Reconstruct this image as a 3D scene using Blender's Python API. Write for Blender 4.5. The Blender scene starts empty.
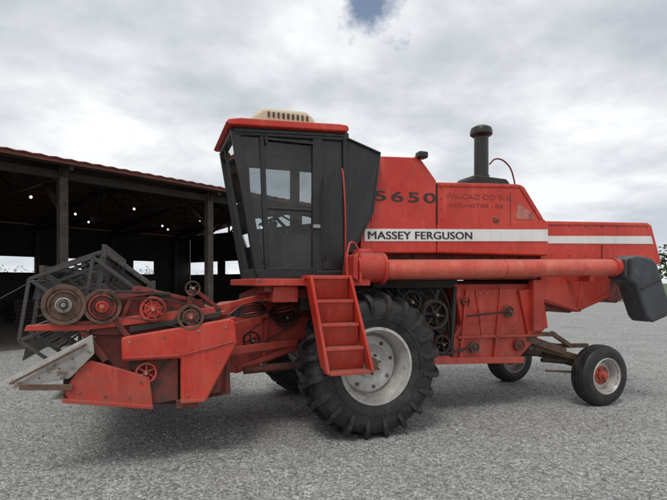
import bpy, math, random
from mathutils import Vector, Matrix
random.seed(7)
S=bpy.context.scene
COL=S.collection
R=math.radians

# ------------------------------------------------------------------ materials
def newmat(name):
    m=bpy.data.materials.new(name); m.use_nodes=True
    nt=m.node_tree; nt.nodes.clear()
    out=nt.nodes.new('ShaderNodeOutputMaterial')
    b=nt.nodes.new('ShaderNodeBsdfPrincipled')
    nt.links.new(b.outputs[0],out.inputs[0])
    return m,nt,b,out
def ramp(nt,fac,stops):
    r=nt.nodes.new('ShaderNodeValToRGB')
    e=r.color_ramp.elements
    while len(e)<len(stops): e.new(.5)
    for i,(p,c) in enumerate(stops):
        e[i].position=p
        e[i].color=(c,c,c,1) if not isinstance(c,(tuple,list)) else (*c,1)
    nt.links.new(fac,r.inputs[0]); return r.outputs[0]
def mix(nt,fac,a,b,mode='MIX'):
    m=nt.nodes.new('ShaderNodeMix'); m.data_type='RGBA'; m.blend_type=mode
    for sock,v in ((m.inputs[0],fac),(m.inputs[6],a),(m.inputs[7],b)):
        if isinstance(v,(int,float)): sock.default_value=v
        elif isinstance(v,(tuple,list)): sock.default_value=(*v,1)
        else: nt.links.new(v,sock)
    return m.outputs[2]
def math_(nt,op,a,b=0.0,clamp=False):
    m=nt.nodes.new('ShaderNodeMath'); m.operation=op; m.use_clamp=clamp
    for s,v in ((m.inputs[0],a),(m.inputs[1],b)):
        if isinstance(v,(int,float)): s.default_value=v
        else: nt.links.new(v,s)
    return m.outputs[0]
def noise(nt,co,scale,detail=3,rough=.6,stretch=None):
    if stretch:
        mp=nt.nodes.new('ShaderNodeMapping'); mp.inputs['Scale'].default_value=stretch
        nt.links.new(co,mp.inputs[0]); co=mp.outputs[0]
    n=nt.nodes.new('ShaderNodeTexNoise')
    n.inputs['Scale'].default_value=scale; n.inputs['Detail'].default_value=detail; n.inputs['Roughness'].default_value=rough
    nt.links.new(co,n.inputs['Vector']); return n.outputs[0]
def bump(nt,b,h,strength=.3,dist=.01):
    n=nt.nodes.new('ShaderNodeBump'); n.inputs['Strength'].default_value=strength; n.inputs['Distance'].default_value=dist
    nt.links.new(h,n.inputs['Height']); nt.links.new(n.outputs[0],b.inputs['Normal'])

def weathered(name,base,fade,rust,rust_amt=.62,rough=(.35,.65),dirt=.5,metal=0.0,zdirt=True,dirtcol=(.17,.12,.085),bmp=.35,chalk=None):
    m,nt,b,o=newmat(name)
    co=nt.nodes.new('ShaderNodeTexCoord').outputs['Object']
    n1=noise(nt,co,1.5,5,.7); c=mix(nt,ramp(nt,n1,[(.38,0),(.62,1)]),base,fade)
    st=noise(nt,co,5,4,.65,(2.2,2.2,.35))
    if chalk: c=mix(nt,ramp(nt,st,[(.30,.5),(.46,0)]),c,chalk)
    c=mix(nt,math_(nt,'MULTIPLY',ramp(nt,st,[(.5,0),(.72,1)]),dirt*.5),c,dirtcol)
    n2=noise(nt,co,9,6,.74)
    c=mix(nt,ramp(nt,n2,[(rust_amt,0),(rust_amt+.045,.9)]),c,rust)
    if zdirt:
        sx=nt.nodes.new('ShaderNodeSeparateXYZ'); nt.links.new(co,sx.inputs[0])
        mr=nt.nodes.new('ShaderNodeMapRange'); nt.links.new(sx.outputs[2],mr.inputs[0])
        mr.inputs[1].default_value=1.75; mr.inputs[2].default_value=.4
        mr.inputs[3].default_value=0; mr.inputs[4].default_value=1
        f=math_(nt,'MULTIPLY',mr.outputs[0],ramp(nt,n2,[(.35,.1),(.65,1)]))
        c=mix(nt,math_(nt,'MULTIPLY',f,dirt,True),c,dirtcol)
    g=nt.nodes.new('ShaderNodeNewGeometry'); sn=nt.nodes.new('ShaderNodeSeparateXYZ'); nt.links.new(g.outputs['Normal'],sn.inputs[0])
    up=ramp(nt,sn.outputs[2],[(.6,0),(.95,.5)])
    c=mix(nt,math_(nt,'MULTIPLY',up,ramp(nt,n2,[(.3,.4),(.7,1)])),c,(.24,.19,.15))
    nt.links.new(c,b.inputs['Base Color'])
    r=math_(nt,'ADD',math_(nt,'MULTIPLY',ramp(nt,n2,[(.3,0),(.7,1)]),rough[1]-rough[0]),rough[0])
    nt.links.new(r,b.inputs['Roughness'])
    b.inputs['Metallic'].default_value=metal
    bump(nt,b,noise(nt,co,2.4,4,.45),bmp,.02)
    return m
RED=weathered('red_paint',(.50,.020,.011),(.60,.050,.026),(.34,.08,.055),.67,(.27,.56),.36,bmp=.6,chalk=(.64,.10,.06))
REDW=weathered('worn_red_paint',(.43,.021,.013),(.54,.058,.034),(.17,.05,.035),.61,(.42,.75),.55,bmp=.6,chalk=(.60,.12,.08))
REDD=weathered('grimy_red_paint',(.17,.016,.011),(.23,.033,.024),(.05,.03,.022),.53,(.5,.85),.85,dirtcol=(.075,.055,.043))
RUST=weathered('rusty_steel',(.10,.055,.038),(.16,.085,.055),(.05,.03,.025),.52,(.6,.9),.5)
STEEL=weathered('worn_steel',(.28,.28,.27),(.38,.37,.35),(.13,.10,.08),.56,(.4,.7),.7,.3)
RIM=weathered('silver_rim_paint',(.50,.50,.49),(.60,.60,.58),(.26,.2,.15),.61,(.35,.55),.5,.15)
BLACK=weathered('black_paint',(.010,.010,.011),(.018,.018,.02),(.05,.04,.035),.72,(.24,.5),.2)
DARK=weathered('dark_greasy_metal',(.019,.016,.014),(.034,.026,.021),(.065,.04,.03),.6,(.5,.85),.35,dirtcol=(.05,.04,.032))
REELM=weathered('reel_grey_metal',(.04,.038,.037),(.065,.06,.056),(.08,.05,.035),.6,(.5,.85),.3,dirtcol=(.07,.06,.05))
BEIGE=weathered('beige_plastic',(.62,.52,.36),(.68,.59,.44),(.4,.33,.24),.68,(.5,.7),.2)
WHITE=weathered('white_stripe_paint',(.72,.71,.68),(.79,.78,.76),(.5,.36,.32),.66,(.4,.6),.35)
RUBBERH=weathered('rubber_spout',(.03,.035,.045),(.055,.062,.075),(.11,.11,.11),.60,(.4,.7),.3,bmp=.9)
INK=weathered('black_lettering',(.012,.012,.012),(.02,.02,.02),(.3,.05,.04),.76,(.4,.6),.1)
FADEINK=weathered('faded_lettering',(.20,.02,.016),(.42,.04,.026),(.5,.12,.1),.52,(.5,.7),.1)
PATCH=weathered('faded_patch',(.45,.12,.09),(.5,.18,.14),(.2,.09,.06),.52,(.6,.8),.5)
REDA=weathered('auger_red_paint',(.53,.042,.024),(.62,.12,.075),(.26,.13,.09),.61,(.35,.6),.5,chalk=(.66,.22,.16))

def rubber():
    m,nt,b,o=newmat('tyre_rubber')
    co=nt.nodes.new('ShaderNodeTexCoord').outputs['Object']
    n=noise(nt,co,6,6,.72)
    c=mix(nt,ramp(nt,n,[(.43,0),(.74,1)]),(.009,.009,.010),(.055,.051,.046))
    nt.links.new(c,b.inputs['Base Color'])
    nt.links.new(ramp(nt,n,[(.3,.40),(.7,.8)]),b.inputs['Roughness'])
    bump(nt,b,n,.3,.012)
    return m
RUB=rubber()
def glass():
    m,nt,b,o=newmat('tinted_glass')
    nt.nodes.remove(b)
    tr=nt.nodes.new('ShaderNodeBsdfTransparent'); tr.inputs[0].default_value=(.58,.62,.63,1)
    gl=nt.nodes.new('ShaderNodeBsdfGlossy'); gl.inputs['Roughness'].default_value=.03; gl.inputs[0].default_value=(.9,.9,.9,1)
    co=nt.nodes.new('ShaderNodeTexCoord').outputs['Object']
    fr=nt.nodes.new('ShaderNodeFresnel'); fr.inputs[0].default_value=1.5
    d=nt.nodes.new('ShaderNodeBsdfDiffuse'); d.inputs[0].default_value=(.25,.23,.2,1)
    mx=nt.nodes.new('ShaderNodeMixShader'); nt.links.new(fr.outputs[0],mx.inputs[0]); nt.links.new(tr.outputs[0],mx.inputs[1]); nt.links.new(gl.outputs[0],mx.inputs[2])
    m2=nt.nodes.new('ShaderNodeMixShader'); nt.links.new(ramp(nt,noise(nt,co,3,4,.7),[(.4,.02),(.75,.18)]),m2.inputs[0])
    nt.links.new(mx.outputs[0],m2.inputs[1]); nt.links.new(d.outputs[0],m2.inputs[2]); nt.links.new(m2.outputs[0],o.inputs[0])
    return m
GLASS=glass()
def simple(name,col,rough=.7,col2=None,sc=3,metal=0):
    m,nt,b,o=newmat(name)
    co=nt.nodes.new('ShaderNodeTexCoord').outputs['Object']
    n=noise(nt,co,sc,4,.65)
    c=mix(nt,ramp(nt,n,[(.35,0),(.7,1)]),col,col2 or tuple(x*1.5 for x in col))
    nt.links.new(c,b.inputs['Base Color']); b.inputs['Roughness'].default_value=rough; b.inputs['Metallic'].default_value=metal
    return m
TIMBER=simple('dark_timber',(.03,.024,.02),.9)
POSTM=simple('post_timber',(.04,.032,.027),.9,(.09,.075,.065),6)
BOARD=simple('weathered_boards',(.025,.022,.02),.9,(.045,.04,.036),1.5)
ROOFM=simple('rusty_roof_sheet',(.15,.042,.032),.8,(.20,.07,.05))
SOIL=simple('packed_earth',(.07,.06,.05),.95)
SEAT=simple('seat_vinyl',(.03,.03,.032),.6)
def emis():
    m,nt,b,o=newmat('lamp_glow'); b.inputs['Base Color'].default_value=(.9,.9,.9,1)
    b.inputs['Emission Color'].default_value=(1,.98,.95,1); b.inputs['Emission Strength'].default_value=6
    return m
LAMP=emis()

# ------------------------------------------------------------------ helpers
def empty(name,loc=(0,0,0),rz=0):
    e=bpy.data.objects.new(name,None); COL.objects.link(e); e.location=loc; e.rotation_euler=(0,0,rz); e.empty_display_size=.3
    return e
def mk(name,verts,faces,mat,parent=None,smooth=False,bev=0,seg=2):
    me=bpy.data.meshes.new(name); me.from_pydata([tuple(v) for v in verts],[],faces); me.update()
    o=bpy.data.objects.new(name,me); COL.objects.link(o)
    me.materials.append(mat)
    if smooth:
        for p in me.polygons: p.use_smooth=True
    if bev:
        b=o.modifiers.new('bev','BEVEL'); b.width=bev; b.segments=seg; b.limit_method='ANGLE'; b.angle_limit=R(35)
    if parent: o.parent=parent
    return o
def area(p): return sum(p[i][0]*p[(i+1)%len(p)][1]-p[(i+1)%len(p)][0]*p[i][1] for i in range(len(p)))/2
def prism(name,pts,v0,v1,mat,par,bev=.008,seg=2):
    if area(pts)<0: pts=pts[::-1]
    n=len(pts)
    V=[(x,v0,z) for x,z in pts]+[(x,v1,z) for x,z in pts]
    F=[tuple(range(n)),tuple(range(2*n-1,n-1,-1))]+[(i,i+n,(i+1)%n+n,(i+1)%n) for i in range(n)]
    return mk(name,V,F,mat,par,False,bev,seg)
def boxv(x0,x1,y0,y1,z0,z1):
    return [(x0,y0,z0),(x1,y0,z0),(x1,y1,z0),(x0,y1,z0),(x0,y0,z1),(x1,y0,z1),(x1,y1,z1),(x0,y1,z1)]
BF=[(0,3,2,1),(4,5,6,7),(0,1,5,4),(1,2,6,5),(2,3,7,6),(3,0,4,7)]
def box(name,x0,x1,y0,y1,z0,z1,mat,par,bev=.006):
    return mk(name,boxv(x0,x1,y0,y1,z0,z1),BF,mat,par,False,bev)
def beamv(a,b,w,h):
    a=Vector(a);b=Vector(b);d=(b-a).normalized()
    up=Vector((0,0,1)) if abs(d.z)<.95 else Vector((1,0,0))
    s=d.cross(up).normalized(); u=s.cross(d)
    V=[]
    for p in (a,b):
        for i,j in ((-1,-1),(1,-1),(1,1),(-1,1)): V.append(p+s*i*w/2+u*j*h/2)
    return V
BMF=[(0,1,2,3),(7,6,5,4),(0,4,5,1),(1,5,6,2),(2,6,7,3),(3,7,4,0)]
def beam(name,a,b,w,h,mat,par,bev=.005):
    return mk(name,beamv(a,b,w,h),BMF,mat,par,False,bev)
class Multi:
    def __init__(s): s.V=[];s.F=[]
    def add(s,V,F):
        o=len(s.V); s.V+= [tuple(v) for v in V]; s.F+=[tuple(i+o for i in f) for f in F]
    def beam(s,a,b,w,h): s.add(beamv(a,b,w,h),BMF)
    def box(s,*a): s.add(boxv(*a),BF)
    def make(s,name,mat,par,bev=0,smooth=False): return mk(name,s.V,s.F,mat,par,smooth,bev)
def tube(name,pts,r,mat,par,smooth=True):
    cu=bpy.data.curves.new(name,'CURVE'); cu.dimensions='3D'; cu.bevel_depth=r; cu.bevel_resolution=6 if r>.08 else 3; cu.use_fill_caps=True
    sp=cu.splines.new('BEZIER' if smooth else 'POLY')
    if smooth:
        sp.bezier_points.add(len(pts)-1)
        for p,q in zip(sp.bezier_points,pts): p.co=q; p.handle_left_type=p.handle_right_type='AUTO'
    else:
        sp.points.add(len(pts)-1)
        for p,q in zip(sp.points,pts): p.co=(*q,1)
    o=bpy.data.objects.new(name,cu); COL.objects.link(o); cu.materials.append(mat); o.parent=par
    return o
def lathe(name,prof,c,mat,par,seg=64,closed=True,smooth=True):
    V=[];F=[];n=len(prof)
    for i in range(seg):
        a=2*math.pi*i/seg
        for r,y in prof: V.append((c[0]+r*math.cos(a),c[1]+y,c[2]+r*math.sin(a)))
    for i in range(seg):
        j=(i+1)%seg
        for k in range(n if closed else n-1):
            l=(k+1)%n
            F.append((i*n+k,i*n+l,j*n+l,j*n+k))
    o=mk(name,V,F,mat,par,smooth)
    if smooth:
        m=o.modifiers.new('es','EDGE_SPLIT'); m.split_angle=R(38)
    return o
def lathez(name,prof,c,mat,par,seg=32):
    V=[];F=[];n=len(prof)
    for i in range(seg):
        a=2*math.pi*i/seg
        for r,z in prof: V.append((c[0]+r*math.cos(a),c[1]+r*math.sin(a),c[2]+z))
    for i in range(seg):
        j=(i+1)%seg
        for k in range(n-1): F.append((i*n+k,j*n+k,j*n+k+1,i*n+k+1))
    o=mk(name,V,F,mat,par,True); m=o.modifiers.new('es','EDGE_SPLIT'); m.split_angle=R(38)
    return o
def pulley(name,u,z,r,v,mat,par,spokes=5,w=.05,hubmat=None):
    lathe(name+'_rim',[(r*.80,0),(r*.97,-.004),(r,0),(r,.006),(r*.90,w/2),(r,w-.006),(r,w),(r*.8,w)],(u,v,z),mat,par,40)
    lathe(name+'_hub',[(.0,-.03),(r*.16,-.03),(r*.2,-.022),(r*.24,0),(r*.24,w),(.0,w)],(u,v,z),hubmat or mat,par,20,False)
    M=Multi()
    a0=random.random()*6
    for i in range(spokes):
        a=a0+i*2*math.pi/spokes
        M.beam((u+r*.2*math.cos(a),v+w/2,z+r*.2*math.sin(a)),(u+r*.84*math.cos(a),v+w/2,z+r*.84*math.sin(a)),.018,r*.16)
    M.make(name+'_spokes',mat,par,.003)
    tube(name+'_shaft',[(u,v-.05,z),(u,v+.3,z)],max(.012,r*.1),STEEL,par,False)
def disc(name,u,z,r,v,mat,par,w=.04):
    lathe(name,[(0,0-.03),(r*.12,-.03),(r*.16,-.012),(r*.3,-.010),(r*.36,.004),(r*.78,.012),(r*.84,-.004),(r,0),(r,w),(0,w)],(u,v,z),mat,par,40,False)
def belt(name,circs,v,w,mat,par,t=.008):
    pts=[]
    for (u,z,r) in circs:
        for i in range(36):
            a=i*math.pi/18; pts.append((u+r*math.cos(a),z+r*math.sin(a)))
    pts=sorted(set(pts))
    def half(P):
        h=[]
        for p in P:
            while len(h)>1 and (h[-1][0]-h[-2][0])*(p[1]-h[-2][1])-(h[-1][1]-h[-2][1])*(p[0]-h[-2][0])<=0: h.pop()
            h.append(p)
        return h
    H=half(pts)[:-1]+half(pts[::-1])[:-1]
    n=len(H)
    V=[];F=[]
    for i,p in enumerate(H):
        q0=H[i-1];q1=H[(i+1)%n]; dx,dz=q1[0]-q0[0],q1[1]-q0[1]; l=math.hypot(dx,dz); nx,nz=dz/l,-dx/l
        for (k,y) in ((0,v),(0,v+w),(t,v+w),(t,v)): V.append((p[0]+nx*k,y,p[1]+nz*k))
    for i in range(n):
        j=(i+1)%n
        for k in range(4): F.append((i*4+k,i*4+(k+1)%4,j*4+(k+1)%4,j*4+k))
    return mk(name,V,F,mat,par)
def bolts(name,pts,v,mat,par,r=.011):
    M=Multi()
    for (u,z) in pts:
        V=[];k=6
        for y in (v,v-.009):
            for i in range(k): V.append((u+r*math.cos(i*math.pi/3),y,z+r*math.sin(i*math.pi/3)))
        F=[(6,7,8,9,10,11)]+[(i,i+6,(i+1)%6+6,(i+1)%6) for i in range(6)]
        M.add(V,F)
    M.make(name,mat,par)
def text(name,s,u,z,v,width,height,mat,par,off=0.0,rot=0,sp=1.0):
    cu=bpy.data.curves.new(name,'FONT'); cu.body=s; cu.size=1; cu.extrude=.002; cu.offset=off; cu.space_character=sp
    o=bpy.data.objects.new(name,cu); COL.objects.link(o); cu.materials.append(mat)
    bpy.context.view_layer.update()
    d=o.dimensions
    o.scale=(width/d.x,height/d.y,1); o.rotation_euler=(R(90),rot,0); o.location=(u,v,z); o.parent=par
    return o

# ------------------------------------------------------------------ COMBINE
H=empty('combine_harvester',(.5,5.3,0),R(20))

# ---- front drive wheels
def lugtyre(name,cu,cv,R0,hw,flip=1):
    cz=R0-.018
    k=R0/.79; w=hw/.29
    half=[(.372,-.20),(.380,-.235),(.41,-.248),(.45,-.266),(.52,-.286),(.59,-.292),(.655,-.285),(.695,-.262),(.722,-.215),(.735,-.14),(.738,0)]
    prof=[(r*k,y*w) for r,y in half]+[(r*k,-y*w) for r,y in half[-2::-1]]
    lathe(name+'_carcass',prof,(cu,cv,cz),RUB,H,96,False)
    lathe(name+'_sidewall_ring',[(.50*k,-.280*w),(.505*k,-.292*w),(.515*k,-.294*w),(.52*k,-.284*w)],(cu,cv,cz),RUB,H,72,False)
    M=Multi()
    path=[(.03,.736,0,(0,1),.058),(-.08,.735,.075,(-.05,1),.060),(-.17,.730,.13,(-.15,.99),.062),(-.235,.712,.165,(-.55,.83),.060),(-.272,.68,.185,(-.85,.5),.052),(-.286,.635,.195,(-.98,.15),.036),(-.289,.55,.2,(-1,0),.006)]
    n=20
    for side in (1,-1):
        for i in range(n):
            a0=2*math.pi*(i+(.5 if side<0 else 0))/n
            V=[];F=[]
            for (y,r,da,nn,h) in path:
                for (hh,wa) in ((-.012,-.052),(h,-.036),(h,.036),(-.012,.052)):
                    rr=(r+nn[1]*hh)*k; yy=(y+nn[0]*hh)*w*side
                    a=a0-da*flip+wa
                    V.append((cu+rr*math.cos(a),cv+yy,cz+rr*math.sin(a)))
            m=len(path)
            for j in range(m-1):
                for q in range(4):
                    F.append((j*4+q,j*4+(q+1)%4,(j+1)*4+(q+1)%4,(j+1)*4+q))
            F.append((0,1,2,3)); F.append((m*4-1,m*4-2,m*4-3,m*4-4))
            M.add(V,F)
    M.make(name+'_lugs',RUB,H,.007)
    q=1.1*k
    lathe(name+'_rim',[(.388*q,-.235*w),(.375*q,-.264*w),(.352*q,-.264*w),(.343*q,-.235*w),(.335*q,-.20*w),(.318*q,-.17*w),(.312*q,-.08*w),(.30*q,.0),(.30*q,.12*w),(.345*q,.26*w)],(cu,cv,cz),RIM,H,72,False)
    lathe(name+'_dish',[(.30*q,-.02*w),(.275*q,-.045*w),(.20*q,-.05*w),(.165*q,-.02*w),(.13*q,-.015*w),(.125*q,-.06*w),(.085*q,-.07*w),(.08*q,-.11*w),(.0,-.115*w)],(cu,cv,cz),RIM,H,64,False)
    lathe(name+'_hub_cap',[(.075*q,-.105*w),(.07*q,-.13*w),(.03*q,-.14*w),(0,-.142*w)],(cu,cv,cz),RUST,H,32,False)
    M=Multi()
    for i in range(8):
        a=i*math.pi/4+.2
        for rr,y0,y1,qq in ((.235*q,-.055*w,-.01,.018),(.10*q,-.09*w,-.03,.012)):
            x=cu+rr*math.cos(a); z=cz+rr*math.sin(a)
            M.box(x-qq,x+qq,cv+y0-.01,cv+y1,z-qq,z+qq)
    M.make(name+'_wheel_nuts',RUST,H,.005)
lugtyre('front_wheel_near',-.015,.29,.81,.29)
lugtyre('front_wheel_far',-.015,2.60,.81,.29,-1)
tube('front_axle',[(0,.35,.78),(0,2.6,.78)],.11,REDD,H,False)
box('final_drive',-.2,.2,.62,.8,.55,1.1,REDD,H,.03)
# ---- rear wheels
def reartyre(name,cu,cv,R0,hw):
    cz=R0-.006
    prof=[(.215,-.10),(.225,-.125),(.26,-.135),(.32,-.14),(.365,-.13),(.395,-.105),(.402,-.095),(.40,-.07),(.412,-.066),(.412,-.04),(.40,-.036),(.40,-.018),(.418,-.014),(.418,.014),(.40,.018),(.40,.036),(.412,.04),(.412,.066),(.40,.07),(.402,.095),(.395,.105),(.365,.13),(.32,.14),(.26,.135),(.225,.125),(.215,.1)]
    k=R0/.42
    lathe(name+'_tyre',[(r*k,y*hw/.14) for r,y in prof],(cu,cv,cz),RUB,H,72,False)
    lathe(name+'_rim',[(.25*k,-.13),(.24*k,-.14),(.225*k,-.125),(.215*k,-.10),(.20*k,-.06),(.195*k,-.01),(.17*k,-.02),(.13*k,-.035),(.125*k,-.035)],(cu,cv,cz),RIM,H,56,False)
    lathe(name+'_back',[(.25*k,.13),(.2*k,.06),(.195*k,-.01)],(cu,cv,cz),RIM,H,56,False)
    lathe(name+'_disc',[(.13*k,-.035),(.105*k,-.045),(.075*k,-.045),(.07*k,-.07),(.045*k,-.075),(.04*k,-.12),(0,-.125)],(cu,cv,cz),REDW,H,40,False)
    M=Multi()
    for i in range(6):
        a=i*math.pi/3; x=cu+.092*k*math.cos(a); z=cz+.092*k*math.sin(a); M.box(x-.01,x+.01,cv-.065,cv-.03,z-.01,z+.01)
    M.make(name+'_nuts',RUST,H,.003)
reartyre('rear_wheel_near',3.54,.35,.425,.14)
reartyre('rear_wheel_far',3.48,2.12,.42,.14)
tube('rear_axle_beam',[(3.48,.55,.52),(3.3,1.25,.62),(3.45,1.95,.52)],.06,RUST,H,False)
M=Multi()
M.beam((2.6,.75,.85),(3.45,.6,.62),.08,.09); M.beam((2.6,1.75,.85),(3.45,1.9,.62),.08,.09)
M.beam((2.75,.9,.72),(3.4,1.25,.6),.07,.07); M.beam((3.48,.5,.42),(3.48,.62,.6),.09,.1); M.beam((3.45,1.98,.42),(3.45,1.86,.6),.09,.1)
M.beam((3.1,.7,.78),(3.1,1.8,.78),.1,.1); M.beam((2.5,.62,.95),(3.2,.62,.72),.05,.1)
M.beam((3.1,1.2,.78),(3.1,1.2,1.4),.1,.12); M.beam((3.7,.7,.78),(3.1,.7,.8),.06,.06)
M.beam((2.5,.6,1.0),(3.0,.6,.98),.06,.06); M.beam((2.95,.62,1.0),(3.3,.62,.8),.05,.06)
M.make('rear_axle_frame',RUST,H,.008)
tube('tie_rod',[(2.75,.5,.50),(3.4,.62,.42)],.016,RUST,H,False)
tube('steering_cylinder',[(2.9,.75,.60),(3.4,.62,.55)],.03,DARK,H,False)

# ---- lower threshing body
prism('threshing_body',[(-.45,1.0),(-.45,1.72),(2.9,1.74),(3.3,1.5),(2.85,1.02),(2.36,.68),(1.3,.72),(.6,.72),(.1,.9)],.85,2.15,REDD,H,.02)
prism('drive_void_shade',[(-.1,1.1),(-.1,1.70),(1.3,1.72),(1.35,.74),(.65,.74),(.2,.95)],.80,.848,DARK,H,.01)  # added dark sheet, its colour stands in for shade in the open drive void
prism('side_panel_rear',[(1.34,1.69),(2.66,1.69),(2.80,1.04),(2.36,.66),(1.26,.70),(1.30,.98),(1.46,1.15)],.60,.775,REDW,H,.012)
prism('panel_overlay_a',[(1.66,1.60),(2.30,1.63),(2.36,1.2),(2.1,.97),(1.76,.98)],.582,.598,REDW,H,.01)
prism('panel_overlay_b',[(2.34,1.60),(2.74,1.64),(2.84,1.08),(2.5,.98)],.555,.597,RED,H,.012)
M=Multi()
M.beam((.95,.55,.72),(2.4,.55,.66),.06,.08); M.beam((1.38,.57,1.0),(2.75,.57,.98),.03,.035); M.beam((1.42,.575,.72),(1.52,.575,1.62),.03,.04)
M.beam((2.05,.57,1.64),(1.95,.57,.7),.03,.035); M.beam((.5,.6,.76),(1.25,.6,.72),.08,.1)
M.beam((.98,.6,.72),(.98,.6,1.05),.05,.08)
M.make('body_ribs',REDW,H,.006)
M=Multi()
M.beam((.2,.66,1.69),(1.4,.66,1.69),.1,.1); M.beam((1.3,.62,.75),(1.36,.62,1.65),.06,.05); M.beam((.5,.72,1.65),(1.28,.72,1.0),.05,.06)
M.make('dark_frame',DARK,H,.006)
pulley('beater_pulley',1.02,1.30,.19,.52,DARK,H,6,.07)
pulley('drum_pulley',.72,1.46,.15,.60,DARK,H,5,.06)
pulley('fan_pulley',1.13,.92,.12,.54,DARK,H,5,.05)
pulley('idler_pulley',.60,1.18,.08,.62,RUST,H,4,.04)
pulley('shaker_pulley',2.16,1.32,.075,.53,RUST,H,5,.03)
disc('tensioner_disc',1.62,.86,.07,.54,RUST,H)
disc('tailings_disc',2.34,.86,.08,.53,REDD,H)
disc('elevator_disc',1.50,1.46,.06,.56,REDD,H)
belt('drive_belt_a',[(1.02,1.30,.17),(.72,1.46,.135)],.575,.03,DARK,H)
belt('drive_belt_b',[(1.02,1.30,.18),(1.13,.92,.11)],.535,.03,DARK,H)
M=Multi()
M.beam((.45,.74,1.6),(1.2,.6,1.1),.03,.05); M.beam((.55,.66,1.65),(.62,.64,1.15),.03,.05)
M.beam((1.1,.6,1.62),(1.02,.6,1.3),.03,.05); M.beam((1.5,.56,1.27),(2.12,.53,1.32),.015,.022); M.beam((1.0,.6,.75),(1.6,.53,.88),.02,.03)
M.make('linkage_rods',DARK,H,.004)
for i in range(6):
    a=.35+.14*i
    tube('hydraulic_hose_%d'%i,[(a,.72,1.72),(a+.08,.62,1.55+.02*i),(a+.3,.64,1.4-.05*i),(a+.35,.7,1.05)],.011,BLACK,H)
bolts('panel_bolts',[(1.72+.11*i,1.56) for i in range(5)]+[(1.82+.1*i,1.01) for i in range(3)]+[(1.42,.8+.13*i) for i in range(3)],.58,STEEL,H)
prism('straw_hood_lower',[(2.55,2.02),(4.78,2.02),(4.6,1.62),(4.2,1.40),(3.86,1.46),(3.3,1.27),(2.9,1.30),(2.62,1.5)],.62,2.2,REDD,H,.015)
prism('lower_side_skirt',[(2.62,1.96),(3.95,1.96),(3.90,1.50),(3.32,1.29),(2.72,1.44)],.50,.60,REDW,H,.012)
M=Multi(); M.beam((2.7,.49,1.5),(3.35,.49,1.31),.02,.045); M.beam((3.3,.49,1.32),(3.9,.49,1.52),.02,.045); M.beam((3.3,.49,1.32),(3.42,.49,1.9),.02,.04)
M.make('skirt_ribs',REDW,H,.005)
box('elevator_housing',2.52,2.70,.48,.6,1.05,1.74,REDW,H,.012)

# ---- upper body: tank, engine hood
prism('underside_body',[(.02,1.73),(.02,2.06),(2.6,2.06),(2.6,1.75)],.5,2.4,REDD,H,.01)
prism('grain_tank',[(0.03,2.04),(0.03,3.06),(.13,3.16),(.67,3.19),(.895,2.93),(.895,2.06)],.30,2.6,RED,H,.015)
prism('engine_hood',[(.905,2.06),(.905,2.915),(2.10,2.975),(2.18,2.95),(2.50,2.56),(2.60,2.5),(2.60,2.06)],.302,2.58,RED,H,.018)
prism('hood_frame_top',[(.92,2.90),(2.12,2.965),(2.12,2.93),(.92,2.865)],.290,.301,RED,H,.003)
prism('hood_slope_trim',[(2.12,2.965),(2.19,2.94),(2.50,2.55),(2.45,2.53),(2.13,2.92)],.290,.301,REDW,H,.003)
box('panel_seam',.893,.907,.294,.301,2.42,2.90,DARK,H,0)
box('hood_door_seam',1.98,1.986,.299,.3025,2.44,2.86,DARK,H,0)
prism('white_stripe',[(-.05,2.175),(2.58,2.25),(2.58,2.405),(-.05,2.315)],.292,.2965,WHITE,H,0)
prism('stripe_front_return',[(-.10,2.05),(.03,2.05),(.03,2.6),(-.08,2.5)],.299,.6,RED,H,.006)
text('decal_model_number','5650',.06,2.645,.2965,.81,.118,INK,H,.010,R(-1.2),1.2)
text('decal_maker_name','MASSEY FERGUSON',-.02,2.20,.2895,1.40,.088,INK,H,0.0,R(-1.7),1.04)
text('decal_maker_name_bold','MASSEY FERGUSON',-.014,2.20,.2885,1.40,.090,INK,H,0.0,R(-1.7),1.04)
text('decal_farm_name','FALCAO DO SUL',1.04,2.73,.299,.95,.062,FADEINK,H,.0,R(-1.7))
text('decal_farm_town','COLHEITAS - RS',1.06,2.63,.299,.80,.045,FADEINK,H,.0,R(-1.7))
bolts('hood_bolts',[(.96,2.46+.13*i) for i in range(4)]+[(1.1+.2*i,2.885+.01*i) for i in range(5)],.291,REDW,H,.009)
box('hood_hinge',1.72,1.80,.285,.301,2.47,2.52,RUST,H,.003)
prism('hood_repair_patch',[(2.06,2.52),(2.36,2.53),(2.33,2.62),(2.22,2.66),(2.10,2.74)],.297,.3015,PATCH,H,0)
box('work_lamp',.62,.74,.22,.34,3.17,3.25,BLACK,H,.02)
M=Multi(); M.beam((.1,.35,3.17),(.1,2.5,3.17),.03,.03); M.beam((.65,.35,3.2),(.65,2.5,3.2),.03,.03); M.make('tank_lid_rails',RED,H,.005)
prism('straw_hood',[(2.61,1.98),(2.61,2.54),(4.62,2.60),(4.70,2.56),(4.90,2.02),(4.86,1.98)],.45,2.36,RED,H,.018)
prism('rear_white_stripe',[(2.615,2.335),(4.68,2.40),(4.72,2.285),(2.615,2.235)],.443,.4475,WHITE,H,0)
box('rear_hood_edge',2.60,2.64,.44,.449,2.0,2.53,REDW,H,.003)
prism('rear_hood_top_lip',[(2.64,2.515),(4.62,2.575),(4.62,2.55),(2.64,2.49)],.438,.4485,RED,H,.003)
box('rear_hood_joint',3.70,3.715,.441,.4485,2.0,2.24,REDD,H,0)
bolts('rear_hood_bolts',[(2.8+.3*i,2.08) for i in range(7)]+[(2.8+.3*i,2.475+.008*i) for i in range(7)],.449,RUST,H,.008)

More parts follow.
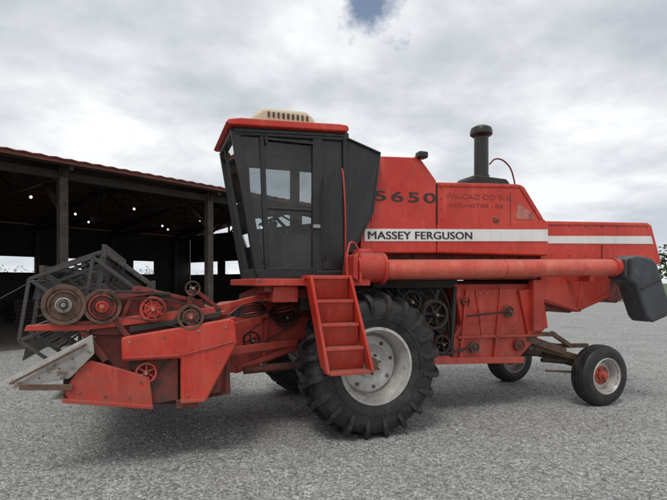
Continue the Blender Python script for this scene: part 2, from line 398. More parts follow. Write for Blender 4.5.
# ---- air intake stack
lathez('air_intake_pipe',[(.0,0),(.15,0),(.15,.05),(.10,.08),(.10,.22),(.112,.225),(.112,.26),(.10,.265),(.10,.80),(.13,.82),(.155,.84),(.155,.88),(.14,.93),(.09,.96),(0,.965)],(2.06,1.0,2.96),BLACK,H)
prism('intake_base',[(1.78,2.94),(1.78,3.12),(1.85,3.19),(2.38,3.17),(2.46,3.09),(2.46,2.94)],.85,1.25,DARK,H,.02)
tube('red_hose',[(2.16,.95,3.38),(2.26,.93,3.46),(2.42,.9,3.40),(2.54,.9,3.2),(2.58,.92,2.9)],.011,REDD,H)
tube('exhaust_pipe',[(2.3,1.5,2.9),(2.3,1.5,3.25)],.04,RUST,H,False)

# ---- unloading auger
def tubeax(name,u0,z0,u1,z1,v,r,mat):
    return tube(name,[(u0,v,z0),(u1,v,z1)],r,mat,H,False)
tubeax('unloading_auger_tube',-.05,1.845,3.72,1.915,.12,.112,REDA)
tubeax('auger_elbow',-.25,1.865,.06,1.87,.12,.165,REDW)
tubeax('auger_flange',.05,1.86,.09,1.86,.12,.178,REDW)
tubeax('auger_flange_tail',3.5,1.911,3.53,1.911,.12,.13,REDW)
tubeax('auger_weld_band',1.7,1.878,1.715,1.878,.12,.116,REDW)
prism('auger_end_cap',[(-.31,1.74),(-.25,1.71),(-.25,2.02),(-.31,1.99)],-.02,.26,REDW,H,.02)
prism('auger_turret',[(-.2,1.75),(-.2,2.08),(-.0,2.08),(.0,1.75)],.16,.45,REDW,H,.03)
prism('discharge_spout',[(3.60,2.02),(3.80,2.075),(4.08,2.04),(4.18,1.96),(4.46,1.32),(4.38,1.24),(4.06,1.16),(3.98,1.24),(3.86,1.5),(3.80,1.66),(3.60,1.76)],-.03,.28,RUBBERH,H,.04,4)
M=Multi(); M.beam((3.64,-.045,1.78),(3.64,-.045,2.02),.02,.05); M.beam((4.04,-.045,1.18),(4.42,-.045,1.29),.02,.03); M.beam((3.85,-.04,1.62),(4.26,-.04,1.78),.02,.025)
M.make('spout_clamps',DARK,H,.005)
box('auger_rest_bracket',3.1,3.16,.1,.5,1.72,1.82,REDW,H,.005)

# ---- cab
M=Multi()
vn,vf=.35,1.27
for v in (vn,vf):
    M.beam((-1.50,v,3.30),(-1.24,v,1.79),.06,.10)
    M.beam((-1.22,v,3.30),(-1.16,v,1.79),.05,.055)
    M.beam((-.60,v,3.34),(-.60,v,1.79),.06,.12)
    M.beam((-.27,v,3.36),(-.24,v,1.79),.06,.07)
    M.beam((-1.27,v,1.79),(-.22,v,1.79),.07,.10)
    M.beam((-1.52,v,3.29),(-.24,v,3.35),.07,.10)
M.beam((-1.19,vn,2.5),(-.60,vn,2.5),.03,.03)
M.beam((-1.51,vn,3.30),(-1.51,vf,3.30),.07,.10); M.beam((-1.25,vn,1.8),(-1.25,vf,1.8),.07,.1)
M.beam((-.25,vn,1.8),(-.25,vf,1.8),.07,.1); M.beam((-.25,vn,3.36),(-.25,vf,3.36),.07,.08)
M.make('cab_frame',BLACK,H,.012)
M=Multi()
for z in (3.18,1.9):
    M.box(-1.19,-1.16,vn-.045,vn-.03,z,z+.08)
M.box(-1.18,-.62,vn-.036,vn-.026,1.83,1.86); M.box(-1.2,-.62,vn-.036,vn-.026,3.22,3.25)
M.make('door_hinges',BLACK,H,.004)
mk('windscreen',[(-1.50,vn+.03,3.26),(-1.245,vn+.03,1.84),(-1.245,vf-.03,1.84),(-1.50,vf-.03,3.26)],[(0,1,2,3)],GLASS,H)
for nm,v in (('door_glass',vn+.002),('far_side_glass',vf-.002)):
    mk(nm,[(-1.20,v,3.26),(-1.17,v,1.84),(-.63,v,1.84),(-.63,v,3.3)],[(0,1,2,3)],GLASS,H)
    mk(nm+'_quarter',[(-1.47,v,3.26),(-1.22,v,1.86),(-1.19,v,1.86),(-1.24,v,3.26)],[(0,1,2,3)],GLASS,H)
mk('far_rear_glass',[(-.56,vf,3.3),(-.56,vf,1.84),(-.27,vf,1.84),(-.29,vf,3.3)],[(0,1,2,3)],GLASS,H)
prism('quarter_panel',[(-.56,1.85),(-.28,1.85),(-.30,3.32),(-.56,3.32)],vn+.0,vn+.02,BLACK,H,0)
mk('rear_window',[(-.26,vn+.04,2.5),(-.27,vn+.04,3.3),(-.27,vf-.04,3.3),(-.26,vf-.04,2.5)],[(0,1,2,3)],GLASS,H)
box('cab_rear_wall',-.27,-.23,vn+.04,vf-.04,1.84,2.48,BLACK,H,.004)
box('cab_floor',-1.22,-.26,vn+.04,vf-.04,1.76,1.82,BLACK,H,.004)
box('door_handle',-.66,-.58,vn-.07,vn-.03,2.3,2.34,STEEL,H,.005)
V=[(-.26,.33,3.35),(.10,.20,3.17),(.0,.20,2.48),(-.20,.26,2.04),(-.25,.33,2.04)]
V+= [(x,y+.03,z) for x,y,z in V]
mk('rear_corner_shield',V,[(0,4,3,2,1),(5,6,7,8,9)]+[(i,(i+1)%5,(i+1)%5+5,i+5) for i in range(5)],BLACK,H,False,.008)
tube('shield_edge_tube',[(-.24,.31,3.32),(.09,.18,3.16),(.0,.18,2.49),(-.19,.24,2.08)],.013,BLACK,H,False)
prism('cab_roof',[(-1.57,3.32),(-1.61,3.335),(-1.58,3.375),(-1.45,3.40),(-.9,3.425),(-.36,3.455),(-.28,3.45),(-.26,3.43),(-.26,3.39),(-.30,3.38)],.24,1.38,RED,H,.026,4)
prism('roof_underside',[(-1.54,3.30),(-.30,3.37),(-.30,3.335),(-1.5,3.27)],.30,1.33,BLACK,H,.005)
prism('evaporative_cooler',[(-1.32,3.40),(-1.29,3.53),(-1.17,3.625),(-.68,3.645),(-.58,3.58),(-.54,3.42)],.50,1.15,BEIGE,H,.04,4)
M=Multi()
for i in range(9):
    x=-1.12+.055*i; M.box(x,x+.022,.485,.51,3.53,3.585)
M.make('cooler_louvers',RUST,H)
for v in (.45,1.15):
    lathe('cab_lamp_%d'%int(v*10),[(0,-.03),(.05,-.03),(.05,.03),(0,.03)],(-1.5,v,3.22),DARK,H,20,False)
# interior
prism('seat_base',[(-.75,1.82),(-.35,1.82),(-.35,2.2),(-.78,2.2)],.6,1.05,SEAT,H,.04,3)
prism('seat_back',[(-.48,2.2),(-.36,2.2),(-.28,2.82),(-.40,2.84)],.6,1.05,SEAT,H,.04,3)
beam('steering_column',(-1.12,.82,1.85),(-.98,.82,2.42),.07,.09,BLACK,H)
V=[];F=[];ng=28
for i in range(ng):
    a=2*math.pi*i/ng
    for j in range(6):
        b=2*math.pi*j/6; rr=.19+.014*math.cos(b)
        p=Matrix.Rotation(R(-25),3,'Y')@Vector((rr*math.cos(a),rr*math.sin(a),.014*math.sin(b)))
        V.append(p+Vector((-.97,.82,2.46)))
for i in range(ng):
    for j in range(6): F.append((i*6+j,((i+1)%ng)*6+j,((i+1)%ng)*6+(j+1)%6,i*6+(j+1)%6))
mk('steering_wheel',V,F,BLACK,H,True)
tube('gear_levers',[(-.85,.6,1.85),(-.88,.6,2.3)],.012,STEEL,H,False)
box('side_console',-.95,-.35,.42,.54,1.83,2.25,SEAT,H,.02)
box('roof_console',-1.3,-.4,.5,1.15,3.1,3.26,SEAT,H,.02)
tube('wiper',[(-1.55,.8,3.2),(-1.44,.7,2.6)],.008,BLACK,H,False)
tube('handrail',[(-.33,.24,1.75),(-.36,.1,2.05),(-.40,.06,2.85),(-.36,.2,2.95)],.009,REDW,H)
tube('handrail_lower',[(-.40,-.06,1.70),(-.40,-.08,2.05),(-.33,-.02,2.13),(-.25,.0,2.05),(-.24,-.04,1.7)],.012,REDW,H)
tube('grab_handle',[(-.52,.30,1.95),(-.53,.26,2.0),(-.53,.26,2.8),(-.52,.30,2.85)],.009,DARK,H)

# ---- platform and under-cab
prism('operator_platform',[(-1.34,1.67),(-1.34,1.745),(-.1,1.745),(-.1,1.67)],.02,1.8,REDW,H,.008)
M=Multi()
M.beam((-1.2,.1,1.66),(-1.2,1.7,1.5),.08,.1); M.beam((-.4,.1,1.64),(-.4,1.7,1.6),.08,.1)
M.beam((-1.2,.5,1.65),(-.45,.8,1.25),.05,.07); M.beam((-1.15,.3,1.6),(-.4,.3,1.58),.06,.1)
M.beam((-.45,.8,1.7),(-.45,.8,1.0),.1,.12); M.beam((-.5,.7,1.0),(.1,.7,.9),.1,.12)
M.make('platform_brackets',REDD,H,.006)
box('battery_box',-1.15,-.88,.12,.42,1.50,1.665,REDW,H,.01)
box('toolbox',-.80,-.5,.3,.6,1.4,1.665,DARK,H,.01)
def lad(t): return (-.82+.14*t,-.40+.20*t,-.05-.10*t,1.77-.98*t)
M=Multi()
for k in (0,1):
    q0=lad(0);q1=lad(1); ut=q0[k];ub=q1[k]
    V2=[(ub-.016,q1[2]-.13,.80),(ub+.016,q1[2]-.13,.80),(ub+.016,q1[2]+.09,.84),(ub-.016,q1[2]+.09,.84)]
    V=[(ut-.016,q0[2]-.10,1.77),(ut+.016,q0[2]-.10,1.77),(ut+.016,q0[2]+.09,1.77),(ut-.016,q0[2]+.09,1.77)]
    M.add(V2+V,BF)
M.make('ladder_stringers',RED,H,.006)
M=Multi()
n=4
for i in range(n+1):
    t=i/n*.98
    ul,ur,v,z=lad(t)
    if i<n:
        M.box(ul+.017,ur-.017,v-.085,v+.085,z-.03,z)
        a=lad(t); b2=lad(t+.245)
        V=[(a[0]+.017,a[2]-.06,z-.031),(a[1]-.017,a[2]-.06,z-.031),(b2[1]-.017,b2[2]+.07,b2[3]+.001),(b2[0]+.017,b2[2]+.07,b2[3]+.001)]
        V2=[(x,y+.012,zz) for x,y,zz in V]
        M.add(V+V2,[(0,3,2,1),(4,5,6,7),(0,1,5,4),(1,2,6,5),(2,3,7,6),(3,0,4,7)])
    else:
        M.box(ul+.017,ur-.017,v-.12,v+.085,z-.03,z)
M.make('ladder_steps',REDW,H,.004)
M=Multi(); M.box(-.85,-.37,-.12,.1,1.74,1.778); M.make('ladder_top_plate',RED,H,.006)

# ---- feeder house
prism('feeder_house',[(-1.60,1.36),(-1.45,1.44),(-.45,1.52),(-.35,1.0),(-1.40,.66),(-1.60,.7)],.85,2.05,REDW,H,.015)
M=Multi()
M.beam((-1.55,.82,1.30),(-.45,.82,1.42),.03,.05); M.beam((-1.4,.82,.72),(-.4,.82,1.04),.03,.06); M.beam((-1.1,.82,.85),(-1.05,.82,1.4),.03,.05)
M.beam((-1.6,.6,1.25),(-.5,.75,1.5),.07,.09); M.beam((-1.62,.55,.95),(-.6,.75,1.02),.06,.08)
M.make('feeder_ribs',REDW,H,.006)
pulley('feeder_pulley',-.85,1.30,.13,.72,DARK,H,5,.05)
pulley('feeder_low_pulley',-1.25,1.05,.10,.74,DARK,H,4,.04)
belt('feeder_belt',[(-.85,1.30,.12),(-1.25,1.05,.09)],.735,.025,DARK,H)
tube('lift_cylinder',[(-1.35,.7,.72),(-.75,.72,.74)],.045,REDD,H,False)
tube('lift_rod',[(-.75,.72,.74),(-.3,.72,.78)],.022,STEEL,H,False)
for i in range(6):
    tube('header_hose_%d'%i,[(-.5,.7,1.58-.03*i),(-.9,.55+.03*i,1.50-.05*i),(-1.3,.4,1.34+.03*i),(-1.75,.3,1.42-.04*i)],.010,BLACK,H)
M=Multi()
M.beam((-1.75,.12,1.44),(-.95,.55,1.60),.05,.06); M.beam((-1.8,.2,1.2),(-1.2,.5,1.3),.05,.07)
M.make('header_struts',REDW,H,.006)

# ---- header (cutting platform)
HV0,HV1=.0,3.45
prism('header_back_wall',[(-1.72,.62),(-1.66,1.36),(-1.60,1.36),(-1.62,.60)],.1,HV1,REDW,H,.006)
prism('header_floor',[(-3.05,.66),(-2.98,.70),(-2.5,.62),(-2.1,.58),(-1.65,.64),(-1.65,.60),(-2.1,.54),(-2.5,.58)],.1,HV1,REDD,H,.004)
tube('header_top_beam',[(-1.66,.1,1.36),(-1.66,HV1,1.36)],.05,REDW,H,False)
tube('crop_auger_drum',[(-2.15,.15,.92),(-2.15,HV1-.05,.92)],.17,REDD,H,False)
V=[];F=[]
turns=7; st=turns*20
for i in range(st+1):
    t=i/st; a=t*turns*2*math.pi; y=.2+t*3.1
    for r in (.16,.28): V.append((-2.15+r*math.cos(a),y,.92+r*math.sin(a)))
for i in range(st): F.append((2*i,2*i+1,2*i+3,2*i+2))
mk('crop_auger_flight',V,F,RUST,H,True)
M=Multi()
for i in range(44):
    v=.12+i*.0762; M.add([(-3.0,v-.012,.66),(-3.0,v+.012,.66),(-3.0,v+.012,.70),(-3.0,v-.012,.70),(-3.17,v,.67)],[(0,1,2,3),(0,4,1),(1,4,2),(2,4,3),(3,4,0)])
M.make('knife_guards',STEEL,H)
box('knife_bar',-3.02,-2.94,.1,HV1,.655,.70,RUST,H,.004)
for nm,a,b in (('near',.10,.13),('far',HV1,HV1+.03)):
    prism('end_sheet_'+nm,[(-3.05,.66),(-3.05,.98),(-2.82,1.20),(-2.4,1.30),(-1.6,1.40),(-1.58,.60),(-2.1,.54),(-2.5,.58)],a,b,REDD,H,.004)
def divider(nm,v0,v1):
    cu=(v0+v1)/2
    V=[(-3.56,cu,.84),(-2.80,v0,1.25),(-2.80,v1,1.22),(-2.78,v0-.03,1.08),(-2.97,v0-.03,.88),(-3.40,v0,.82),(-2.97,v1,.88),(-3.40,v1,.82)]
    F=[(0,1,2),(0,5,4,3,1),(0,2,6,7),(0,7,5),(5,7,6,4),(4,6,2,3),(1,3,2)]
    mk('crop_divider_'+nm,V,F,STEEL,H,False,.006)
    prism('divider_foot_'+nm,[(-3.02,.76),(-2.90,.98),(-2.82,1.02),(-2.33,.84),(-2.30,.56),(-2.42,.56),(-2.98,.68)],v0+.0,v0+.06,REDW,H,.008)
    prism('divider_foot_lip_'+nm,[(-3.03,.67),(-2.30,.55),(-2.30,.585),(-3.03,.705)],v0-.02,v0+.12,REDW,H,.005)
divider('near',-.05,.1); divider('far',HV1,HV1+.14)
M=Multi(); M.beam((-3.35,-.07,.83),(-2.95,-.07,.80),.02,.05); M.beam((-3.42,-.065,.86),(-2.84,-.085,1.17),.015,.02); M.make('divider_trim',RUST,H,.004)
bolts('divider_bolts',[(-3.2,.90),(-3.05,.97),(-2.95,1.05),(-2.88,.95)],-.083,RUST,H,.010)
bolts('divider_foot_bolts',[(-2.9,.74),(-2.7,.70),(-2.5,.67),(-2.4,.80),(-2.82,.95)],-.052,RUST,H,.010)
prism('header_side_shield',[(-2.57,1.21),(-2.50,1.225),(-1.60,1.36),(-1.56,1.33),(-1.54,1.12),(-1.82,.60),(-1.88,.58),(-2.06,.57),(-2.06,1.0),(-2.56,1.0)],-.06,.02,RED,H,.02,3)
M=Multi()
M.beam((-2.55,-.068,1.03),(-2.07,-.068,1.03),.014,.02); M.beam((-2.05,-.068,1.03),(-1.57,-.068,1.14),.012,.014); M.beam((-2.06,-.068,.6),(-1.84,-.068,.6),.014,.03)
M.make('shield_lips',REDW,H,.004)
bolts('shield_bolts',[(-2.5,1.17),(-2.2,1.20),(-1.9,1.25),(-1.65,1.28),(-2.0,.66),(-1.72,.96)],-.061,STEEL,H,.010)
box('shield_bracket',-2.1,-1.9,.0,.12,.52,.60,REDD,H,.006)
prism('header_side_plate_inner',[(-2.52,1.0),(-2.08,1.0),(-2.08,.60),(-2.3,.58),(-2.42,.80)],.02,.06,REDD,H,.005)
prism('reel_support_arm',[(-3.33,1.29),(-3.31,1.34),(-3.0,1.35),(-1.75,1.47),(-1.72,1.39),(-2.9,1.28)],-.01,.05,REDW,H,.008)
prism('reel_drive_plate',[(-2.85,1.24),(-2.75,1.60),(-2.62,1.63),(-2.30,1.56),(-1.85,1.54),(-1.78,1.30),(-2.55,1.22)],.055,.08,REDD,H,.005)
pulley('reel_drive_pulley',-3.02,1.51,.175,-.06,RUST,H,7,.06,DARK)
disc('reel_drive_face',-3.02,1.51,.135,-.05,RUST,H)
disc('reel_drive_cap',-3.02,1.51,.065,-.085,STEEL,H,.03)
pulley('reel_variator_pulley',-2.72,1.49,.155,-.05,RUST,H,6,.06,REDW)
disc('variator_face',-2.72,1.49,.115,-.06,REDD,H)
disc('variator_cap',-2.72,1.49,.05,-.085,REDW,H,.03)
pulley('auger_sprocket',-2.30,1.46,.115,-.06,REDW,H,8,.04)
disc('auger_sprocket_face',-2.30,1.46,.075,-.05,REDW,H)
pulley('countershaft_pulley',-1.97,1.38,.12,-.06,RUST,H,6,.05,REDW)
disc('countershaft_face',-1.97,1.38,.075,-.05,RUST,H)
pulley('tension_pulley',-1.95,1.65,.07,-.04,RUST,H,4,.04)
pulley('knife_drive_pulley',-2.36,.88,.095,-.03,REDW,H,6,.05)
pulley('knife_wobble_wheel',-2.74,.92,.10,.065,DARK,H,5,.03)
belt('reel_belt',[(-3.02,1.51,.165),(-2.72,1.49,.145)],-.045,.03,DARK,H)
belt('countershaft_belt',[(-2.30,1.46,.105),(-1.97,1.38,.11)],-.05,.02,DARK,H)
belt('reel_chain',[(-2.72,1.49,.07),(-2.30,1.46,.095)],-.08,.015,DARK,H)
belt('knife_belt',[(-1.97,1.38,.10),(-2.36,.88,.085)],-.015,.02,DARK,H)
M=Multi()
M.beam((-2.0,.02,1.40),(-1.95,-.02,1.65),.03,.05); M.beam((-1.95,-.0,1.65),(-1.70,.1,1.45),.03,.04)
M.beam((-3.05,0,1.52),(-2.3,0,1.62),.03,.045); M.beam((-2.72,0,1.5),(-2.5,0,1.2),.03,.05); M.beam((-2.9,.03,1.3),(-2.7,.03,1.0),.03,.06)
M.beam((-2.6,.02,1.3),(-2.45,.02,1.66),.025,.04); M.beam((-2.45,.02,1.66),(-2.0,.04,1.55),.025,.035)
M.make('header_drive_levers',REDD,H,.005)
M=Multi()
M.beam((-2.5,-.03,1.28),(-1.7,-.03,1.40),.02,.05); M.beam((-2.62,.0,1.62),(-2.15,.0,1.60),.03,.03)
M.beam((-2.5,.03,.95),(-2.1,.03,1.3),.03,.04)
M.make('header_levers_dark',DARK,H,.005)
# ---- reel
RC=(-2.80,1.46); RR=.54
M=Multi(); T=Multi()
ys=[.16,.95,1.75,2.55,3.36]
nb=6
for i in range(nb):
    a=2*math.pi*i/nb+.38
    bx,bz=RC[0]+RR*math.cos(a),RC[1]+RR*math.sin(a)
    M.beam((bx,.14,bz),(bx,3.4,bz),.04,.12)
    for k in range(62):
        y=.16+k*.0525
        T.beam((bx,y,bz+.05),(bx-.07,y,bz-.24),.012,.012)
    for y in ys:
        M.beam((RC[0],y,RC[1]),(bx,y,bz),.02,.05)
        a2=a+2*math.pi/nb; cx,cz=RC[0]+RR*math.cos(a2),RC[1]+RR*math.sin(a2)
        M.beam((bx,y,bz),(cx,y,cz),.02,.035)
        for q in (.45,.75):
            am=RR*q
            M.beam((RC[0]+am*math.cos(a),y,RC[1]+am*math.sin(a)),(RC[0]+am*math.cos(a2),y,RC[1]+am*math.sin(a2)),.015,.028)
    ox=-.09
    M.beam((RC[0]+ox,.11,RC[1]-.06),(bx+ox,.11,bz-.06),.015,.03)
    a2=a+2*math.pi/nb
    M.beam((bx+ox,.11,bz-.06),(RC[0]+RR*math.cos(a2)+ox,.11,RC[1]+RR*math.sin(a2)-.06),.015,.03)
    for t in (.15,.3,.45,.6,.75,.9):
        x=RC[0]+RR*((1-t)*math.cos(a)+t*math.cos(a2)); z=RC[1]+RR*((1-t)*math.sin(a)+t*math.sin(a2))
        T.beam((x,.14,z),(x,3.4,z),.016,.018)
M.make('reel_frame',REELM,H,.003); T.make('reel_tines',REELM,H)
tube('reel_shaft',[(RC[0],.02,RC[1]),(RC[0],3.42,RC[1])],.09,REELM,H,False)
beam('reel_arm_near',(-1.68,.09,1.42),(-3.0,.09,1.56),.05,.07,DARK,H)
beam('reel_arm_far',(-1.68,3.42,1.42),(-3.0,3.42,1.56),.05,.07,DARK,H)
tube('reel_lift_cylinder',[(-1.72,.12,1.3),(-2.25,.1,1.52)],.022,DARK,H,False)
tube('sensor_cable',[(-3.0,.02,1.6),(-3.2,0,1.72),(-3.42,.0,1.62),(-3.5,0,1.57)],.005,BLACK,H)

# ------------------------------------------------------------------ SHED
SH=empty('open_farm_shed',(-8.1,11.9,-.13),R(50))
X0,X1,D=-14,16,16
M=Multi()
colx=[-11.7,-7.3,-2.9,1.5,6.2,10.4,14.7]
for x in colx:
    for y in (.2,D-.2): M.box(x-.11,x+.11,y-.11,y+.11,0,4.9)
M.make('posts',POSTM,SH,.01)
M=Multi()
for x in colx:
    M.beam((x,.0,4.78),(x,D,4.78),.12,.22)
    M.beam((x,-.4,4.86),(x,D/2,5.98),.1,.18); M.beam((x,D+.4,4.86),(x,D/2,5.98),.1,.18)
    M.beam((x,D/2,4.8),(x,D/2,6.0),.1,.14)
    for k in (1,2,3):
        M.beam((x,k*2,4.8),(x,k*2,4.92+k*.28),.08,.1); M.beam((x,D-k*2,4.8),(x,D-k*2,4.92+k*.28),.08,.1)
        M.beam((x,k*2,4.8),(x,k*2+1.9,5.15+k*.28),.08,.08); M.beam((x,D-k*2,4.8),(x,D-k*2-1.9,5.15+k*.28),.08,.08)
    M.beam((x,.2,3.7),(x,1.5,4.72),.1,.1)
for k in range(9):
    y=-.3+k*1.02; z=4.98+(y+.4)*.125
    M.beam((X0,y,z-.06),(X1,y,z-.06),.07,.1); M.beam((X0,D-y,z-.06),(X1,D-y,z-.06),.07,.1)
M.beam((X0,.2,4.72),(X1,.2,4.72),.12,.2)
M.make('roof_timbers',TIMBER,SH)
def corr(nm,ya,za,yb,zb):
    V=[];F=[];n=int((X1-X0+1)/.09)
    for i in range(n+1):
        x=X0-.5+i*.09; dz=.012*math.sin(i*math.pi/2)
        V+=[(x,ya,za+dz),(x,yb,zb+dz),(x,ya,za+dz-.03),(x,yb,zb+dz-.03)]
    for i in range(n):
        a=i*4;b=a+4
        F+=[(a,b,b+1,a+1),(a+2,a+3,b+3,b+2),(a,a+2,b+2,b)]
    mk(nm,V,F,ROOFM,SH)
corr('roof_sheet_front',-.55,5.02,D/2,6.1); corr('roof_sheet_back',D+.55,5.02,D/2,6.1)
box('fascia_board',X0-.5,X1+.5,-.50,-.46,4.90,4.985,ROOFM,SH,0)
M=Multi()
def wall_boards(axis,fix,a,b,z0,z1):
    t=a
    while t<b-.02:
        w=min(.2,b-t)-.003
        if axis=='x': M.box(t,t+w,fix,fix+.03+random.random()*.01,z0,z1)
        else: M.box(fix,fix+.03+random.random()*.01,t,t+w,z0,z1)
        t+=.2
wall_boards('x',D,X0,X1,0,2.40); wall_boards('x',D,X0,X1,3.25,5.0)
for a,b in ((-14,4.4),(6.4,7.6),(8.6,11.8),(13.2,16)): wall_boards('x',D-.06,a,b,2.39,3.26)
wall_boards('y',X1,.2,D,3.25,5.0); wall_boards('y',X1,.2,D,0,2.4)
for a,b in ((.2,3),(6,8.6),(12.0,12.8)): wall_boards('y',X1-.06,a,b,2.38,3.27)
wall_boards('y',X0,0,D,0,5.0)
M.make('board_walls',BOARD,SH)
box('floor',X0,X1,.3,D,.1,.18,SOIL,SH,.02)
M=Multi()
bl=[(-2,4,4.5),(1.5,2.5,4.4),(4.2,6,4.5),(5,3,4.5),(8.5,4,4.5),(8.5,7,4.5),(12,4,4.5),(1,9,4.6),(6,9,4.6),(10,9,4.6)]
for i,(x,y,z) in enumerate(bl):
    V=[];F=[]
    for a in range(6):
        for b in range(8):
            th=math.pi*a/5; ph=2*math.pi*b/8; V.append((x+.04*math.sin(th)*math.cos(ph),y+.04*math.sin(th)*math.sin(ph),z+.04*math.cos(th)))
    for a in range(5):
        for b in range(8): F.append((a*8+b,a*8+(b+1)%8,(a+1)*8+(b+1)%8,(a+1)*8+b))
    M.add(V,F)
M.make('ceiling_lamps',LAMP,SH)
M=Multi()
for x,y,z in bl: M.box(x-.01,x+.01,y-.01,y+.01,z+.05,z+.75)
M.make('lamp_cords',TIMBER,SH)
M=Multi()
for i in range(6):
    for j in range(5): M.box(3.0+random.random()*.1,6.8+random.random()*.2,9+j*.26,9.24+j*.26,.18+i*.16,.32+i*.16)
M.make('stacked_planks',TIMBER,SH,.005)

# ------------------------------------------------------------------ GROUND
def gravel_mat():
    m,nt,b,o=newmat('gravel')
    co=nt.nodes.new('ShaderNodeTexCoord').outputs['Object']
    def vor(sc):
        v=nt.nodes.new('ShaderNodeTexVoronoi'); v.inputs['Scale'].default_value=sc; nt.links.new(co,v.inputs['Vector'])
        s=nt.nodes.new('ShaderNodeSeparateColor'); nt.links.new(v.outputs['Color'],s.inputs[0]); return v,s
    v1,s1=vor(36); v2,s2=vor(85)
    big=noise(nt,co,.45,5,.68)
    c=mix(nt,ramp(nt,big,[(.35,0),(.65,1)]),(.32,.322,.31),(.41,.41,.395))
    c=mix(nt,1.0,c,ramp(nt,s1.outputs[0],[(0,.45),(.25,.85),(.75,1.05),(1,1.5)]),'MULTIPLY')
    c=mix(nt,1.0,c,ramp(nt,s2.outputs[0],[(0,.75),(1,1.25)]),'MULTIPLY')
    c=mix(nt,ramp(nt,noise(nt,co,1.3,5,.7),[(.50,0),(.66,.5)]),c,(.26,.255,.23))
    c=mix(nt,ramp(nt,big,[(.52,0),(.68,.3)]),c,(.22,.23,.185))
    c=mix(nt,ramp(nt,v1.outputs['Distance'],[(.40,0),(.80,.6)]),c,(.11,.108,.10))
    nt.links.new(c,b.inputs['Base Color']); b.inputs['Roughness'].default_value=.92
    h=math_(nt,'ADD',math_(nt,'MULTIPLY',s1.outputs[1],.6),math_(nt,'SUBTRACT',1.0,v1.outputs['Distance']))
    bump(nt,b,h,.65,.012)
    return m
GRAV=gravel_mat()
gx,gy0,gy1=60,-25,44
V=[];F=[]
nx,ny=90,70
for j in range(ny+1):
    for i in range(nx+1):
        x=-gx+2*gx*i/nx; y=gy0+(gy1-gy0)*j/ny
        if j==ny: y+=random.uniform(-1.5,1.5)
        V.append((x,y,.004))
for j in range(ny):
    for i in range(nx):
        a=j*(nx+1)+i; F.append((a,a+1,a+nx+2,a+nx+1))
mk('gravel_yard',V,F,GRAV)
def grass():
    m,nt,b,o=newmat('grass')
    co=nt.nodes.new('ShaderNodeTexCoord').outputs['Object']
    c=mix(nt,ramp(nt,noise(nt,co,.05,5,.7),[(.35,0),(.65,1)]),(.05,.085,.025),(.10,.12,.045))
    nt.links.new(c,b.inputs['Base Color']); b.inputs['Roughness'].default_value=.95
    return m
mk('grass_field',[(-1500,-1500,-.01),(1500,-1500,-.01),(1500,1500,-.01),(-1500,1500,-.01)],[(0,1,2,3)],grass())
stones=[simple('loose_stone_light',(.32,.32,.31),.9,(.55,.55,.53),11),simple('loose_stone_dark',(.12,.12,.115),.9,(.25,.245,.235),11)]
V=[];F=[];MI=[]
for i in range(34000):
    y=2.3+(random.random()**1.7)*11; x=random.uniform(-.80,.80)*y
    s=random.uniform(.005,.0125)*(1.0 if random.random()<.95 else 1.8)
    a=random.random()*6.28
    base=len(V); ca,sa=math.cos(a),math.sin(a)
    for dx,dy,dz in ((1,0,0),(-.9,.15,0),(.1,.8,0),(-.1,-.8,0),(.1,0,.75),(0,0,-.4)):
        q=random.uniform(.7,1.3)*s
        V.append((x+(dx*ca-dy*sa)*q,y+(dx*sa+dy*ca)*q,.004+s*.15+dz*q))
    mi=0 if random.random()<.6 else 1
    for f in ((0,2,4),(2,1,4),(1,3,4),(3,0,4),(2,0,5),(1,2,5),(3,1,5),(0,3,5)): F.append(tuple(base+k for k in f)); MI.append(mi)
lg=mk('loose_gravel',V,F,stones[0]); lg.data.materials.append(stones[1])
lg.data.polygons.foreach_set('material_index',MI)

# ------------------------------------------------------------------ distant trees
def leafmat():
    m,nt,b,o=newmat('foliage')
    co=nt.nodes.new('ShaderNodeTexCoord').outputs['Object']
    c=mix(nt,ramp(nt,noise(nt,co,.6,3,.6),[(.35,0),(.65,1)]),(.035,.07,.02),(.09,.14,.045))
    nt.links.new(c,b.inputs['Base Color']); b.inputs['Roughness'].default_value=.8
    return m
LEAF=leafmat()
M=Multi(); TR=Multi()
def tree(cx,cy,h,r,n):
    TR.beam((cx,cy,0),(cx+.1,cy,h*.55),h*.035,h*.035)
    blobs=[]
    for k in range(9):
        a=random.random()*6.28; d=random.random()**.5*r*.75
        bz=h*random.uniform(.35,.88); br=r*random.uniform(.28,.5)
        blobs.append((cx+d*math.cos(a),cy+d*math.sin(a),bz,br)); TR.beam((cx,cy,h*.35),(cx+d*math.cos(a),cy+d*math.sin(a),bz),h*.012,h*.012)
    for k in range(n):
        bx,by,bz,br=random.choice(blobs)
        d=Vector((random.gauss(0,1),random.gauss(0,1),random.gauss(0,1))).normalized()*br*random.uniform(.6,1.08)
        p=Vector((bx,by,bz))+Vector((d.x,d.y,d.z*.8)); s=random.uniform(.12,.3)*h/8
        q=Matrix.Rotation(random.random()*6.28,3,'Z')@Matrix.Rotation(random.random()*3.14,3,'X')
        M.add([p+q@Vector(t) for t in ((-s,-s*.6,0),(s,-s*.5,0),(s*.7,s*.6,0),(-s*.6,s*.7,0))],[(0,1,2,3)])
for (x,y,h) in ((43,62,6.5),(48,64,5.5),(53,60,6),(38,66,5),(58,66,7),(33,70,6),(64,60,6)): tree(x,y,h,h*.5,1100)
for i in range(12): tree(-85+i*12+random.uniform(-3,3),105+random.uniform(-4,8),random.uniform(4,6),4,300)
TP=empty('distant_trees')
M.make('foliage',LEAF,TP); TR.make('trunks',TIMBER,TP)

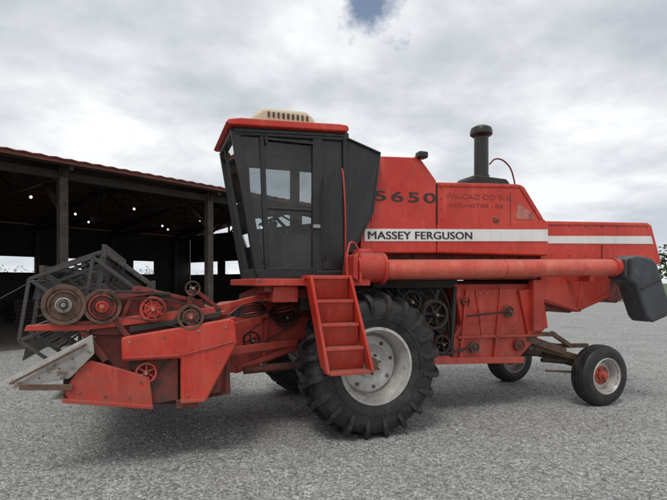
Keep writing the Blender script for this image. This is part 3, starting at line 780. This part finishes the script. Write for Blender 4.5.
# ------------------------------------------------------------------ world
W=bpy.data.worlds.new('World'); S.world=W; W.use_nodes=True
nt=W.node_tree; nt.nodes.clear()
out=nt.nodes.new('ShaderNodeOutputWorld')
sky=nt.nodes.new('ShaderNodeTexSky'); sky.sky_type='NISHITA'; sky.sun_disc=False
SEL,SAZ=58,200
sky.sun_elevation=R(SEL); sky.sun_rotation=R(SAZ)
bg1=nt.nodes.new('ShaderNodeBackground'); bg1.inputs[1].default_value=.11; nt.links.new(sky.outputs[0],bg1.inputs[0])
g=nt.nodes.new('ShaderNodeTexCoord').outputs['Generated']
sx=nt.nodes.new('ShaderNodeSeparateXYZ'); nt.links.new(g,sx.inputs[0])
zc=math_(nt,'ADD',math_(nt,'MAXIMUM',sx.outputs[2],0.0),.22)
cx=math_(nt,'DIVIDE',sx.outputs[0],zc); cy=math_(nt,'DIVIDE',sx.outputs[1],zc)
cb=nt.nodes.new('ShaderNodeCombineXYZ'); nt.links.new(cx,cb.inputs[0]); nt.links.new(cy,cb.inputs[1])
cc=cb.outputs[0]
n1=noise(nt,cc,1.35,7,.55)
cloud=ramp(nt,n1,[(.35,(.48,.51,.56)),(.45,(.62,.65,.69)),(.52,(.75,.77,.80)),(.60,(.92,.93,.94))])
hz=ramp(nt,sx.outputs[2],[(.0,1),(.30,0)])
cloud=mix(nt,math_(nt,'MULTIPLY',hz,.4),cloud,(.72,.77,.82))
bg2=nt.nodes.new('ShaderNodeBackground'); nt.links.new(cloud,bg2.inputs[0]); bg2.inputs[1].default_value=1.1
def vdist(v):
    d=nt.nodes.new('ShaderNodeVectorMath'); d.operation='DISTANCE'; nt.links.new(g,d.inputs[0]); d.inputs[1].default_value=v; return d.outputs['Value']
dv=Vector((.06,1,.585)).normalized(); dv2=Vector((.15,1,.49)).normalized()
n3=noise(nt,g,9,6,.7)
m1=math_(nt,'ADD',vdist(dv),math_(nt,'MULTIPLY',n3,.24)); m2_=math_(nt,'ADD',vdist(dv2),math_(nt,'MULTIPLY',n3,.24))
mn=math_(nt,'MINIMUM',m1,math_(nt,'ADD',m2_,.04))
gap=ramp(nt,mn,[(.125,.9),(.185,0)])
ms=nt.nodes.new('ShaderNodeMixShader'); nt.links.new(gap,ms.inputs[0]); nt.links.new(bg2.outputs[0],ms.inputs[1]); nt.links.new(bg1.outputs[0],ms.inputs[2])
nt.links.new(ms.outputs[0],out.inputs[0])

L=bpy.data.lights.new('sun','SUN'); L.energy=1.35; L.angle=R(18); L.color=(1,.97,.92)
lo=bpy.data.objects.new('sun',L); COL.objects.link(lo)
az=R(SAZ); el=R(SEL)
dirv=Vector((math.sin(az)*math.cos(el),math.cos(az)*math.cos(el),math.sin(el)))
lo.rotation_euler=dirv.to_track_quat('Z','Y').to_euler()

# ------------------------------------------------------------------ camera
cam=bpy.data.cameras.new('camera'); co_=bpy.data.objects.new('camera',cam); COL.objects.link(co_)
co_.location=(0,0,1.7); co_.rotation_euler=(R(90),0,0)
cam.sensor_width=36; cam.lens=490/667*36; cam.shift_y=33/667; cam.clip_end=5000; cam.clip_start=.05
S.camera=co_
S.view_settings.view_transform='Standard'; S.view_settings.look='None'; S.view_settings.exposure=0; S.view_settings.gamma=1
